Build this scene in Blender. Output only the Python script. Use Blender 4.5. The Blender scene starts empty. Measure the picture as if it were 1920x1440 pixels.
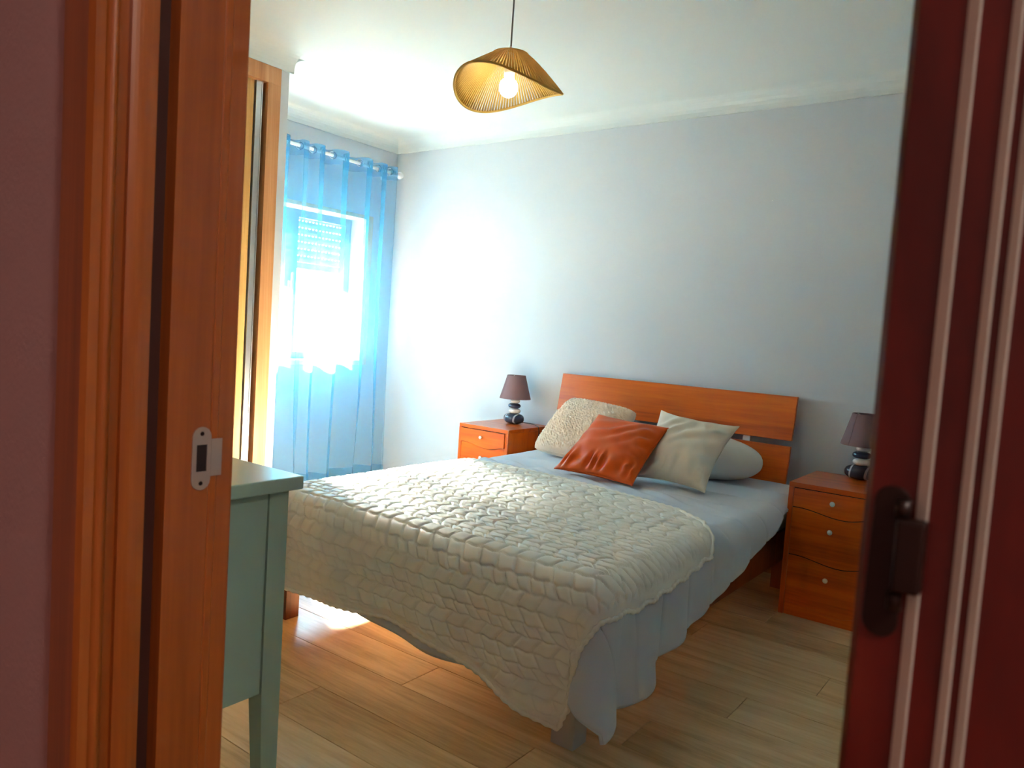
import bpy, math, random
import numpy as np
from mathutils import Vector, Matrix
random.seed(7); np.random.seed(7)
SC = bpy.context.scene
COL = SC.collection
PI = math.pi

# ------------------------------------------------------------------ camera
CAM_H = 1.21
F_PX = 1416.0
def _ray(px, py):
    v = np.array([px - 960.0, py - 720.0, F_PX]); return v / np.linalg.norm(v)
_Y = _ray(2015, 691); _X = -_ray(-946, 496); _X -= _Y * (_X @ _Y); _X /= np.linalg.norm(_X); _Z = np.cross(_X, _Y)
_R = np.array([_X, _Y, _Z])                       # world axes seen in the camera frame (x right, y down, z forward)
cam_d = bpy.data.cameras.new('camera'); cam = bpy.data.objects.new('camera', cam_d); COL.objects.link(cam)
rt = _R @ np.array([1, 0, 0]); up = _R @ np.array([0, -1, 0]); bk = _R @ np.array([0, 0, -1])
cam.matrix_world = Matrix(((rt[0], up[0], bk[0], 0), (rt[1], up[1], bk[1], 0), (rt[2], up[2], bk[2], CAM_H), (0, 0, 0, 1)))
cam_d.sensor_width = 36; cam_d.lens = 36 * F_PX / 1920; cam_d.clip_start = 0.02
cam_d.dof.use_dof = True; cam_d.dof.focus_distance = 3.2; cam_d.dof.aperture_fstop = 10
SC.camera = cam

# ------------------------------------------------------------------ light and exposure
world = bpy.data.worlds.new('sky'); SC.world = world; world.use_nodes = True
bg = world.node_tree.nodes['Background']
bg.inputs[0].default_value = (1.0, 0.95, 0.88, 1); bg.inputs[1].default_value = 5.5
sun_d = bpy.data.lights.new('sun', 'SUN'); sun_d.energy = 150; sun_d.color = (1.0, 0.93, 0.84); sun_d.angle = 0.10
sun = bpy.data.objects.new('sun', sun_d); COL.objects.link(sun)
sun.rotation_euler = Vector((1.0, -0.42, -0.52)).to_track_quat('-Z', 'Y').to_euler(); sun.location = (-8, 6, 5)
por_d = bpy.data.lights.new('window_daylight', 'AREA'); por_d.shape = 'RECTANGLE'; por_d.size = 1.15; por_d.size_y = 1.05
por_d.cycles.is_portal = True
por = bpy.data.objects.new('window_daylight', por_d); COL.objects.link(por)
por.location = (-4.58, 3.27, 1.44); por.rotation_euler = (0, -PI / 2, 0)
SC.view_settings.view_transform = 'Standard'; SC.view_settings.look = 'None'
SC.view_settings.exposure = 1.72; SC.view_settings.gamma = 1.0; SC.view_settings.use_curve_mapping = False
SC.cycles.max_bounces = 8; SC.cycles.diffuse_bounces = 6; SC.cycles.transparent_max_bounces = 24
SC.cycles.transmission_bounces = 8
SC.cycles.caustics_reflective = False; SC.cycles.caustics_refractive = False
SC.cycles.sample_clamp_indirect = 20.0

# ------------------------------------------------------------------ materials
def s2l(c):
    return tuple((x / 12.92 if x <= 0.04045 else ((x + 0.055) / 1.055) ** 2.4) for x in c)
def rgb(r, g, b): return s2l((r / 255, g / 255, b / 255)) + (1,)
def new_mat(name):
    m = bpy.data.materials.new(name); m.use_nodes = True
    nt = m.node_tree; p = nt.nodes['Principled BSDF']
    return m, nt, p
def N(nt, t, **kw):
    n = nt.nodes.new(t)
    for k, v in kw.items(): setattr(n, k, v)
    return n
def plain(name, col, rough=0.5, metal=0.0, bump=0.0, bscale=60, spec=0.5, coat=0.0, sheen=0.0, var=0.0, vscale=3):
    m, nt, p = new_mat(name)
    p.inputs['Base Color'].default_value = col; p.inputs['Roughness'].default_value = rough
    p.inputs['Metallic'].default_value = metal; p.inputs['Specular IOR Level'].default_value = spec
    p.inputs['Coat Weight'].default_value = coat; p.inputs['Sheen Weight'].default_value = sheen
    tc = N(nt, 'ShaderNodeTexCoord')
    if var > 0:
        n = N(nt, 'ShaderNodeTexNoise'); n.inputs['Scale'].default_value = vscale; n.inputs['Detail'].default_value = 5
        nt.links.new(tc.outputs['Object'], n.inputs['Vector'])
        mx = N(nt, 'ShaderNodeMix', data_type='RGBA')
        mx.inputs[6].default_value = tuple(x * (1 - var) for x in col[:3]) + (1,)
        mx.inputs[7].default_value = tuple(min(1, x * (1 + var)) for x in col[:3]) + (1,)
        nt.links.new(n.outputs['Fac'], mx.inputs[0]); nt.links.new(mx.outputs[2], p.inputs['Base Color'])
    if bump > 0:
        n = N(nt, 'ShaderNodeTexNoise'); n.inputs['Scale'].default_value = bscale; n.inputs['Detail'].default_value = 4
        nt.links.new(tc.outputs['Object'], n.inputs['Vector'])
        b = N(nt, 'ShaderNodeBump'); b.inputs['Strength'].default_value = bump; b.inputs['Distance'].default_value = 0.005
        nt.links.new(n.outputs['Fac'], b.inputs['Height']); nt.links.new(b.outputs['Normal'], p.inputs['Normal'])
    return m
def wood(name, c_dark, c_mid, c_light, axis='x', rough=0.35, fine=22.0, stretch=0.06, coat=0.0, per_object=False, spec=0.5, dist=1.2):
    m, nt, p = new_mat(name)
    tc = N(nt, 'ShaderNodeTexCoord'); mp = N(nt, 'ShaderNodeMapping')
    s = {'x': (stretch, 1, 1), 'y': (1, stretch, 1), 'z': (1, 1, stretch)}[axis]
    mp.inputs['Scale'].default_value = s
    nt.links.new(tc.outputs['Object'], mp.inputs['Vector'])
    if per_object:
        oi = N(nt, 'ShaderNodeObjectInfo'); mu = N(nt, 'ShaderNodeMath', operation='MULTIPLY'); mu.inputs[1].default_value = 37.0
        nt.links.new(oi.outputs['Random'], mu.inputs[0])
        cb = N(nt, 'ShaderNodeCombineXYZ')
        for i in range(3): nt.links.new(mu.outputs[0], cb.inputs[i])
        nt.links.new(cb.outputs[0], mp.inputs['Location'])
    n1 = N(nt, 'ShaderNodeTexNoise'); n1.inputs['Scale'].default_value = fine * 0.45; n1.inputs['Detail'].default_value = 6
    n1.inputs['Distortion'].default_value = dist; n1.inputs['Roughness'].default_value = 0.6
    n2 = N(nt, 'ShaderNodeTexNoise'); n2.inputs['Scale'].default_value = fine * 6; n2.inputs['Detail'].default_value = 3
    nt.links.new(mp.outputs[0], n1.inputs['Vector']); nt.links.new(mp.outputs[0], n2.inputs['Vector'])
    ad = N(nt, 'ShaderNodeMath', operation='MULTIPLY_ADD'); ad.inputs[1].default_value = 0.28
    nt.links.new(n2.outputs['Fac'], ad.inputs[0]); nt.links.new(n1.outputs['Fac'], ad.inputs[2])
    last = ad.outputs[0]
    if per_object:
        a2 = N(nt, 'ShaderNodeMath', operation='MULTIPLY_ADD'); a2.inputs[1].default_value = 0.16
        nt.links.new(oi.outputs['Random'], a2.inputs[0]); nt.links.new(last, a2.inputs[2]); last = a2.outputs[0]
    cr = N(nt, 'ShaderNodeValToRGB')
    off = 0.08 if per_object else 0.0
    cr.color_ramp.elements[0].position = 0.42 + off; cr.color_ramp.elements[0].color = c_dark
    cr.color_ramp.elements[1].position = 0.84 + off; cr.color_ramp.elements[1].color = c_light
    e = cr.color_ramp.elements.new(0.62 + off); e.color = c_mid
    nt.links.new(last, cr.inputs[0]); nt.links.new(cr.outputs[0], p.inputs['Base Color'])
    p.inputs['Roughness'].default_value = rough; p.inputs['Coat Weight'].default_value = coat
    p.inputs['Coat Roughness'].default_value = 0.12; p.inputs['Specular IOR Level'].default_value = spec
    b = N(nt, 'ShaderNodeBump'); b.inputs['Strength'].default_value = 0.08; b.inputs['Distance'].default_value = 0.002
    nt.links.new(last, b.inputs['Height']); nt.links.new(b.outputs['Normal'], p.inputs['Normal'])
    return m

M = {}
M['wall'] = plain('wall_paint', rgb(202, 205, 208), 0.75, bump=0.12, bscale=90, spec=0.2)
M['ceiling'] = plain('ceiling_paint', rgb(212, 216, 213), 0.8, bump=0.05, bscale=40, spec=0.2)
M['hall'] = plain('hall_plaster', rgb(190, 158, 156), 0.85, bump=0.15, bscale=120, spec=0.15)
M['floor'] = wood('floor_laminate', rgb(176, 142, 98), rgb(210, 178, 130), rgb(228, 202, 160), 'x', 0.32, 16, 0.09, per_object=True, dist=2.2)
M['base'] = wood('baseboard_wood', rgb(140, 84, 44), rgb(170, 110, 62), rgb(190, 132, 80), 'x', 0.4)
M['orange_x'] = wood('cherry_veneer_long', rgb(170, 66, 5), rgb(206, 90, 9), rgb(220, 108, 18), 'x', 0.3, 20, 0.05, coat=0.25)
M['orange_z'] = wood('cherry_veneer_upright', rgb(170, 66, 5), rgb(204, 88, 9), rgb(218, 106, 18), 'z', 0.3, 20, 0.05, coat=0.25)
M['jamb'] = wood('door_frame_wood', rgb(138, 70, 22), rgb(162, 86, 30), rgb(180, 102, 42), 'z', 0.35, 26, 0.03, coat=0.15)
M['bed_frame'] = wood('bed_frame_wood', rgb(96, 40, 14), rgb(124, 56, 22), rgb(142, 70, 30), 'z', 0.4, 20, 0.05)
M['dark_wood'] = wood('mahogany_casing', rgb(70, 10, 6), rgb(94, 18, 10), rgb(116, 36, 18), 'z', 0.3, 14, 0.22, coat=0.3)
M['wardrobe_door'] = wood('wardrobe_door_veneer', rgb(200, 146, 78), rgb(222, 170, 98), rgb(234, 188, 120), 'z', 0.4, 26, 0.03)
M['wardrobe_frame'] = wood('wardrobe_frame_veneer', rgb(186, 122, 70), rgb(206, 144, 92), rgb(220, 164, 112), 'z', 0.4, 26, 0.03)
M['window_wood'] = wood('window_casing_wood', rgb(206, 160, 112), rgb(224, 184, 138), rgb(236, 202, 160), 'z', 0.45, 24, 0.05)
M['sash'] = plain('sash_grey', rgb(112, 118, 122), 0.4)
M['mint'] = plain('mint_paint', rgb(158, 184, 168), 0.3, coat=0.3, var=0.06, vscale=4, bump=0.05, bscale=30)
M['steel'] = plain('brushed_steel', rgb(182, 162, 150), 0.4, metal=0.5)
M['alu'] = plain('aluminium', rgb(205, 205, 205), 0.3, metal=0.8)
M['highlight'] = plain('pale_highlight', rgb(226, 234, 222), 0.4)  # pale colour stands in for reflections on the casing bevels
M['bronze'] = plain('dark_bronze', rgb(40, 24, 20), 0.35, metal=0.4)
M['seal_shade'] = plain('brown_seal_shade', rgb(64, 28, 16), 0.7)  # seal colour darkened for the shade inside the groove
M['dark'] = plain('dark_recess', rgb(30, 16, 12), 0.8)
M['white_metal'] = plain('white_metal', rgb(235, 236, 236), 0.35)
M['chrome'] = plain('chrome', rgb(205, 212, 220), 0.15, metal=1.0)
M['knob'] = plain('knob_satin', rgb(226, 232, 228), 0.25, metal=0.2)
M['mattress'] = plain('mattress_ticking', rgb(210, 210, 212), 0.8)
M['duvet'] = plain('duvet_cotton', rgb(196, 202, 210), 0.8, bump=0.10, bscale=220, sheen=0.2, spec=0.2)
M['piping'] = plain('duvet_piping', rgb(206, 214, 222), 0.8, spec=0.2)
M['throw'] = plain('throw_plush', rgb(234, 229, 216), 0.5, bump=0.08, bscale=260, sheen=0.2, spec=0.5)
M['velvet'] = plain('orange_velvet', rgb(214, 84, 0), 0.42, bump=0.06, bscale=150, sheen=0.0, spec=0.3)
M['cream'] = plain('cream_cotton', rgb(226, 214, 196), 0.85, bump=0.08, bscale=200, spec=0.2)
M['white_pillow'] = plain('white_pillowcase', rgb(222, 217, 208), 0.85, bump=0.15, bscale=160, spec=0.2)
M['fur'] = plain('beige_fleece', rgb(244, 218, 192), 0.95, bump=1.0, bscale=75, sheen=0.6, spec=0.1)
M['lamp_shade'] = plain('lamp_shade_linen', rgb(134, 106, 108), 0.9, bump=0.2, bscale=400, spec=0.1)
M['pebble_white'] = plain('pebble_white', rgb(226, 218, 210), 0.25, var=0.05, vscale=30)
M['pebble_dark'] = plain('pebble_slate', rgb(62, 64, 84), 0.22, var=0.15, vscale=30)
M['cable'] = plain('grey_cable', rgb(58, 56, 58), 0.5)
M['cord_grey'] = plain('pendant_cord', rgb(120, 120, 122), 0.5)
M['grey_leg'] = plain('grey_leg_paint', rgb(190, 186, 178), 0.5)
M['shutter'] = plain('shutter_pvc', rgb(178, 172, 152), 0.45)
M['ground'] = plain('outside_ground', rgb(206, 202, 190), 0.9)
M['white_plastic'] = plain('white_plastic', rgb(236, 236, 232), 0.4)

def pebble_vein():
    m, nt, p = new_mat('pebble_slate_veined')
    tc = N(nt, 'ShaderNodeTexCoord'); w = N(nt, 'ShaderNodeTexWave', wave_type='BANDS', bands_direction='X')
    w.inputs['Scale'].default_value = 4.2; w.inputs['Distortion'].default_value = 3.0; w.inputs['Detail'].default_value = 1
    cr = N(nt, 'ShaderNodeValToRGB'); cr.color_ramp.elements[0].position = 0.94; cr.color_ramp.elements[0].color = rgb(58, 58, 74)
    cr.color_ramp.elements[1].position = 0.985; cr.color_ramp.elements[1].color = rgb(186, 180, 190)
    nt.links.new(tc.outputs['Object'], w.inputs['Vector']); nt.links.new(w.outputs['Fac'], cr.inputs[0])
    nt.links.new(cr.outputs[0], p.inputs['Base Color']); p.inputs['Roughness'].default_value = 0.2
    return m
M['pebble_base'] = pebble_vein()

def sheer(name, col, see=0.46):
    m, nt, p = new_mat(name); out = nt.nodes['Material Output']
    nt.nodes.remove(p)
    tr = N(nt, 'ShaderNodeBsdfTransparent'); tr.inputs[0].default_value = (0.95, 0.98, 1.0, 1)
    tl = N(nt, 'ShaderNodeBsdfTranslucent'); tl.inputs[0].default_value = col
    df = N(nt, 'ShaderNodeBsdfDiffuse'); df.inputs[0].default_value = col
    a = N(nt, 'ShaderNodeMixShader'); a.inputs[0].default_value = 0.45
    nt.links.new(tl.outputs[0], a.inputs[1]); nt.links.new(df.outputs[0], a.inputs[2])
    b = N(nt, 'ShaderNodeMixShader'); b.inputs[0].default_value = see
    nt.links.new(a.outputs[0], b.inputs[1]); nt.links.new(tr.outputs[0], b.inputs[2])
    nt.links.new(b.outputs[0], out.inputs[0])
    return m
M['sheer'] = sheer('blue_voile', rgb(92, 188, 234), 0.62)
def pane():
    m, nt, p = new_mat('window_glass'); out = nt.nodes['Material Output']; nt.nodes.remove(p)
    tr = N(nt, 'ShaderNodeBsdfTransparent'); tr.inputs[0].default_value = (0.95, 0.98, 0.97, 1)
    gl = N(nt, 'ShaderNodeBsdfGlossy'); gl.inputs['Roughness'].default_value = 0.02
    a = N(nt, 'ShaderNodeMixShader'); a.inputs[0].default_value = 0.06
    nt.links.new(tr.outputs[0], a.inputs[1]); nt.links.new(gl.outputs[0], a.inputs[2]); nt.links.new(a.outputs[0], out.inputs[0])
    return m
M['pane'] = pane()
def raffia():
    m, nt, p = new_mat('raffia_cord'); out = nt.nodes['Material Output']
    p.inputs['Base Color'].default_value = rgb(208, 174, 88); p.inputs['Roughness'].default_value = 0.6
    tl = N(nt, 'ShaderNodeBsdfTranslucent'); tl.inputs[0].default_value = rgb(226, 184, 96)
    a = N(nt, 'ShaderNodeMixShader'); a.inputs[0].default_value = 0.35
    nt.links.new(p.outputs[0], a.inputs[1]); nt.links.new(tl.outputs[0], a.inputs[2]); nt.links.new(a.outputs[0], out.inputs[0])
    tc = N(nt, 'ShaderNodeTexCoord'); n = N(nt, 'ShaderNodeTexNoise'); n.inputs['Scale'].default_value = 140
    nt.links.new(tc.outputs['Object'], n.inputs['Vector'])
    b = N(nt, 'ShaderNodeBump'); b.inputs['Strength'].default_value = 0.6; b.inputs['Distance'].default_value = 0.003
    nt.links.new(n.outputs['Fac'], b.inputs['Height']); nt.links.new(b.outputs['Normal'], p.inputs['Normal'])
    return m
M['raffia'] = raffia()
def emit(name, col, s):
    m, nt, p = new_mat(name)
    p.inputs['Base Color'].default_value = (0.9, 0.9, 0.9, 1)
    p.inputs['Emission Color'].default_value = col; p.inputs['Emission Strength'].default_value = s
    return m
M['bulb'] = emit('lit_bulb', (1.0, 0.95, 0.86, 1), 15.0)
M['hall_fill'] = emit('hall_fill_glow', (1.0, 0.93, 0.84, 1), 44.0)

# ------------------------------------------------------------------ mesh helpers
class MB:
    def __init__(s): s.v = []; s.f = []
    def add(s, vs, fs):
        o = len(s.v); s.v += [tuple(map(float, p)) for p in vs]; s.f += [tuple(i + o for i in q) for q in fs]; return s
    def box(s, x0, x1, y0, y1, z0, z1):
        return s.add([(x0, y0, z0), (x1, y0, z0), (x1, y1, z0), (x0, y1, z0), (x0, y0, z1), (x1, y0, z1), (x1, y1, z1), (x0, y1, z1)],
                     [(0, 3, 2, 1), (4, 5, 6, 7), (0, 1, 5, 4), (1, 2, 6, 5), (2, 3, 7, 6), (3, 0, 4, 7)])
    def hexa(s, b, t):     # bottom quad, top quad
        return s.add(list(b) + list(t), [(0, 3, 2, 1), (4, 5, 6, 7), (0, 1, 5, 4), (1, 2, 6, 5), (2, 3, 7, 6), (3, 0, 4, 7)])
    def prism_z(s, poly, z0, z1):
        n = len(poly)
        return s.add([(x, y, z0) for x, y in poly] + [(x, y, z1) for x, y in poly],
                     [tuple(range(n))[::-1], tuple(range(n, 2 * n))] + [(i, (i + 1) % n, n + (i + 1) % n, n + i) for i in range(n)])
    def prism_x(s, poly, x0, x1):      # poly of (y,z)
        n = len(poly)
        return s.add([(x0, y, z) for y, z in poly] + [(x1, y, z) for y, z in poly],
                     [tuple(range(n))[::-1], tuple(range(n, 2 * n))] + [(i, (i + 1) % n, n + (i + 1) % n, n + i) for i in range(n)])
    def prism_y(s, poly, y0, y1):      # poly of (x,z)
        n = len(poly)
        return s.add([(x, y0, z) for x, z in poly] + [(x, y1, z) for x, z in poly],
                     [tuple(range(n)), tuple(range(n, 2 * n))[::-1]] + [(i, n + i, n + (i + 1) % n, (i + 1) % n) for i in range(n)])
    def lathe(s, prof, c=(0, 0, 0), n=32, cap=True):   # prof (r,z)
        k = len(prof); vs = []
        for j in range(n):
            a = 2 * PI * j / n
            for r, z in prof: vs.append((c[0] + r * math.cos(a), c[1] + r * math.sin(a), c[2] + z))
        fs = [(j * k + i, ((j + 1) % n) * k + i, ((j + 1) % n) * k + i + 1, j * k + i + 1) for j in range(n) for i in range(k - 1)]
        if cap:
            fs.append(tuple(j * k for j in range(n))[::-1]); fs.append(tuple(j * k + k - 1 for j in range(n)))
        return s.add(vs, fs)
    def tube(s, pts, r, n=8, closed=False):
        pts = [Vector(p) for p in pts]; L = len(pts); vs = []; up = Vector((0, 0, 1))
        prev = None
        for i, p in enumerate(pts):
            if closed: t = pts[(i + 1) % L] - pts[i - 1]
            else: t = pts[min(i + 1, L - 1)] - pts[max(i - 1, 0)]
            t.normalize()
            if prev is None:
                a = t.cross(up)
                if a.length < 1e-3: a = t.cross(Vector((1, 0, 0)))
            else: a = prev - t * prev.dot(t)
            a.normalize(); prev = a; b = t.cross(a)
            rr = r[i] if isinstance(r, (list, tuple)) else r
            for k in range(n):
                q = 2 * PI * k / n; w = p + a * (rr * math.cos(q)) + b * (rr * math.sin(q)); vs.append(tuple(w))
        fs = []
        for i in range(L if closed else L - 1):
            j = (i + 1) % L
            for k in range(n): fs.append((i * n + k, i * n + (k + 1) % n, j * n + (k + 1) % n, j * n + k))
        if not closed: fs += [tuple(range(n))[::-1], tuple(range((L - 1) * n, L * n))]
        return s.add(vs, fs)
    def torus(s, c, R, r, ax, n=20, m=8):
        ax = Vector(ax).normalized(); a = ax.cross(Vector((0, 0, 1)))
        if a.length < 1e-3: a = Vector((1, 0, 0))
        a.normalize(); b = ax.cross(a)
        return s.tube([Vector(c) + a * (R * math.cos(2 * PI * i / n)) + b * (R * math.sin(2 * PI * i / n)) for i in range(n)], r, m, True)
    def sphere(s, c, rx, ry, rz, n=24, m=14, e=1.0):
        prof = []
        vs = []; 
        for i in range(m + 1):
            ph = -PI / 2 + PI * i / m
            for j in range(n):
                th = 2 * PI * j / n
                cs = lambda q: math.copysign(abs(q) ** e, q)
                vs.append((c[0] + rx * cs(math.cos(ph)) * math.cos(th), c[1] + ry * cs(math.cos(ph)) * math.sin(th), c[2] + rz * cs(math.sin(ph))))
        fs = [(i * n + j, i * n + (j + 1) % n, (i + 1) * n + (j + 1) % n, (i + 1) * n + j) for i in range(m) for j in range(n)]
        return s.add(vs, fs)
    def grid(s, P):        # P: (n,m,3) array
        n, m = P.shape[:2]
        return s.add(P.reshape(-1, 3).tolist(), [(i * m + j, i * m + j + 1, (i + 1) * m + j + 1, (i + 1) * m + j) for i in range(n - 1) for j in range(m - 1)])

def link(name, mb, mat, parent=None, smooth=False, bevel=0.0, origin=None, seg=2):
    me = bpy.data.meshes.new(name)
    off = Vector(origin) if origin is not None else (parent_world(parent) if parent else Vector((0, 0, 0)))
    me.from_pydata([(x - off.x, y - off.y, z - off.z) for x, y, z in mb.v], [], mb.f); me.update()
    me.materials.append(M[mat] if isinstance(mat, str) else mat)
    if smooth: me.polygons.foreach_set('use_smooth', [True] * len(me.polygons))
    o = bpy.data.objects.new(name, me); COL.objects.link(o)
    if parent: o.parent = parent
    if origin is not None:
        o.location = off - (parent_world(parent) if parent else Vector((0, 0, 0)))
    if bevel > 0:
        b = o.modifiers.new('bevel', 'BEVEL'); b.width = bevel; b.segments = seg; b.limit_method = 'ANGLE'; b.angle_limit = 0.6
    return o
def parent_world(o):
    v = Vector((0, 0, 0))
    while o is not None: v += o.location; o = o.parent
    return v
def tag(o, label=None, cat=None, group=None, kind=None):
    if label: o['label'] = label
    if cat: o['category'] = cat
    if group: o['group'] = group
    if kind: o['kind'] = kind
    return o
def thing(name, loc, label=None, cat=None, group=None, kind=None):
    o = bpy.data.objects.new(name, None); COL.objects.link(o); o.location = loc; o.empty_display_size = 0.1
    return tag(o, label, cat, group, kind)
def struct(name, mb, mat, label, bevel=0.0, smooth=False):
    return tag(link(name, mb, mat, None, smooth, bevel), label, kind='structure')

# ------------------------------------------------------------------ room shell
XW, YB, XR = -4.25, 4.10, 0.75          # window wall, headboard wall, right wall
YF, YH = 0.555, 0.410                   # bedroom face and hall face of the doorway wall
ZC, ZCOVE = 2.575, 2.487
WX, WY = -3.45, 2.515                   # wardrobe front plane and its end
JX, RX = -0.867, -0.074                 # left and right sides of the doorway
# window opening
OY0, OY1, OZ0, OZ1 = 2.74, 3.805, 0.92, 1.955

struct('wall_back', MB().box(XW - 0.32, XR + 0.12, YB, YB + 0.15, 0, ZC), 'wall', 'pale grey painted wall behind the bed headboard')
w = MB()
w.box(XW - 0.30, XW, WY - 0.1, OY0, 0, ZC); w.box(XW - 0.30, XW, OY1, YB, 0, ZC)
w.box(XW - 0.30, XW, OY0, OY1, 0, OZ0); w.box(XW - 0.30, XW, OY0, OY1, OZ1, ZC)
struct('wall_left', w, 'wall', 'pale grey wall with the window behind blue curtains')
struct('wall_right', MB().box(XR, XR + 0.12, YF, YB, 0, ZC), 'wall', 'pale grey wall on the right side of the bedroom')
# wardrobe niche: end wall, wall strip beside the frame, back
w = MB()
w.box(XW, WX, WY - 0.055, WY, 0, ZC); w.box(XW - 0.1, XW, YF, WY - 0.1, 0, ZC); w.box(XW, WX, YF, 0.66, 0, ZC); w.box(XW, WX, 0.66, WY - 0.055, ZCOVE, ZC)
struct('wall_wardrobe', w, 'wall', 'narrow grey wall strip at the end of the built-in wardrobe')
w = MB()
w.box(XW - 0.1, JX - 0.05, YH, YF, 0, ZC); w.box(RX + 0.045, XR + 0.12, YH, YF, 0, ZC); w.box(JX - 0.05, RX + 0.045, YH, YF, 2.08, ZC)
struct('wall_front', w, 'wall', 'doorway wall between hall and bedroom')
struct('ceiling', MB().box(XW - 0.32, XR + 0.12, YH, YB + 0.15, ZC, ZC + 0.1), 'ceiling', 'white bedroom ceiling')
# cove moulding: concave quarter round between walls and ceiling
def cove_profile(n=7, r=0.085):
    pts = [(0, ZCOVE), (0.012, ZCOVE), (0.012, ZCOVE + 0.008)]
    for i in range(n + 1):
        a = PI / 2 * i / n
        pts.append((0.012 + r * (1 - math.cos(a)), ZCOVE + 0.008 + (ZC - ZCOVE - 0.008) * math.sin(a)))
    pts.append((0, ZC)); return pts
cp = cove_profile()
cv = MB()
cv.prism_x([(YB - d, z) for d, z in cp], XW, XR)
cv.prism_y([(XW + d, z) for d, z in cp], WY, YB)
cv.prism_y([(WX + d, z) for d, z in cp], YF, WY + 0.02)
cv.prism_x([(WY + d, z) for d, z in cp], XW, WX + 0.012)
cv.prism_y([(XR - d, z) for d, z in cp][::-1], YF, YB)
struct('trim_1', cv, 'ceiling', 'white cove moulding around the bedroom ceiling', smooth=False)
# floor: sub-floor plus separate laminate planks
fl = tag(link('floor', MB().box(XW - 0.3, XR + 0.1, YF - 0.15, YB + 0.1, -0.08, -0.011), 'dark'), 'light brown laminate plank floor of the bedroom', kind='structure')
PW, PL, GAP = 0.192, 1.285, 0.0012
row = 0; y = YF - 0.10
plank_cache = {}
def plank(x0, x1, y0, y1):
    key = (round(x1 - x0, 4), round(y1 - y0, 4)); me = plank_cache.get(key)
    if me is None:
        mb = MB(); hx, hy = (x1 - x0) / 2 - GAP / 2, (y1 - y0) / 2 - GAP / 2; c = 0.0012
        mb.hexa([(-hx, -hy, -0.01), (hx, -hy, -0.01), (hx, hy, -0.01), (-hx, hy, -0.01)], [(-hx, -hy, -c), (hx, -hy, -c), (hx, hy, -c), (-hx, hy, -c)])
        mb.f.remove(mb.f[1])
        mb.add([(-hx, -hy, -c), (hx, -hy, -c), (hx, hy, -c), (-hx, hy, -c), (-hx + c, -hy + c, 0), (hx - c, -hy + c, 0), (hx - c, hy - c, 0), (-hx + c, hy - c, 0)],
               [(4, 5, 6, 7), (0, 1, 5, 4), (1, 2, 6, 5), (2, 3, 7, 6), (3, 0, 4, 7)])
        me = bpy.data.meshes.new('plank'); me.from_pydata(mb.v, [], mb.f); me.materials.append(M['floor']); plank_cache[key] = me
    o = bpy.data.objects.new('plank', me); COL.objects.link(o); o.parent = fl; o.location = ((x0 + x1) / 2, (y0 + y1) / 2, 0)
while y < YB - 0.001:
    y1 = min(y + PW, YB)
    x = XW - 0.02 - (row * 0.43 * PL) % PL
    while x < XR:
        a, b = max(x, XW), min(x + PL, XR)
        if b - a > 0.03: plank(a, b, y, y1)
        x += PL
    y = y1; row += 1
bb = MB(); bb.box(XW, XR, YB - 0.014, YB, 0, 0.07)
struct('baseboard_back', bb, 'base', 'brown wooden baseboard along the headboard wall', bevel=0.003)
struct('baseboard_left', MB().box(XW, XW + 0.014, WY, YB - 0.014, 0, 0.07), 'base', 'brown wooden baseboard under the window', bevel=0.003)
struct('baseboard_right', MB().box(XR - 0.014, XR, YF, YB - 0.014, 0, 0.07), 'base', 'brown wooden baseboard on the right wall', bevel=0.003)

# hall around the camera
HX0, HX1, HY0 = -1.9, 2.3, -1.1
w = MB(); w.box(HX0, JX - 0.05, YH - 0.012, YH - 0.0005, 0, 2.5); w.box(RX + 0.05, HX1, YH - 0.012, YH - 0.0005, 0, 2.5); w.box(JX - 0.05, RX + 0.05, YH - 0.012, YH - 0.0005, 2.08, 2.5)
struct('wall_hall', w, 'hall', 'mauve brown hall wall left of the door frame')
w = MB(); w.box(HX0 - 0.1, HX1 + 0.1, HY0 - 0.1, HY0, 0, 2.5); w.box(HX0 - 0.1, HX0, HY0, YH, 0, 2.5); w.box(HX1, HX1 + 0.1, HY0, YH, 0, 2.5)
struct('wall_hall_far', w, 'hall', 'mauve brown hall walls behind the viewpoint')
struct('ceiling_hall', MB().box(HX0 - 0.1, HX1 + 0.1, HY0 - 0.1, YH, 2.5, 2.6), 'ceiling', 'white hall ceiling')
struct('floor_hall', MB().box(HX0 - 0.1, HX1 + 0.1, HY0 - 0.1, YF - 0.101, -0.08, -0.001), 'base', 'brown hall floor in front of the doorway')

# ------------------------------------------------------------------ door frame
DH = 2.05
d1 = thing('door_1', (JX, YF, 0), 'orange brown wooden door frame around the bedroom doorway', kind='structure')
x = JX
link('jamb_board', MB().prism_z([(x, 0.480), (x, 0.5365), (x - 0.0015, 0.538), (x, 0.5395), (x, 0.5475), (x - 0.0016, 0.549), (x - 0.0016, 0.567), (x - 0.05, 0.567), (x - 0.05, 0.480)], 0, DH), 'jamb', d1)
link('seal_groove', MB().prism_z([(x - 0.022, 0.456), (x - 0.022, 0.481), (x - 0.05, 0.481), (x - 0.05, 0.456)], 0, DH), 'seal_shade', d1)
st = [(x - 0.05, 0.457)] + [(x - 0.003 + 0.003 * math.sin(PI * i / 8), 0.457 - 0.031 * i / 8) for i in range(9)] + [(x - 0.05, 0.426)]
link('door_stop', MB().prism_z(st, 0, DH), 'jamb', d1)
link('groove', MB().prism_z([(x - 0.010, 0.427), (x - 0.05, 0.427), (x - 0.05, 0.414), (x - 0.010, 0.414)], 0, DH), 'jamb', d1)
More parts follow.
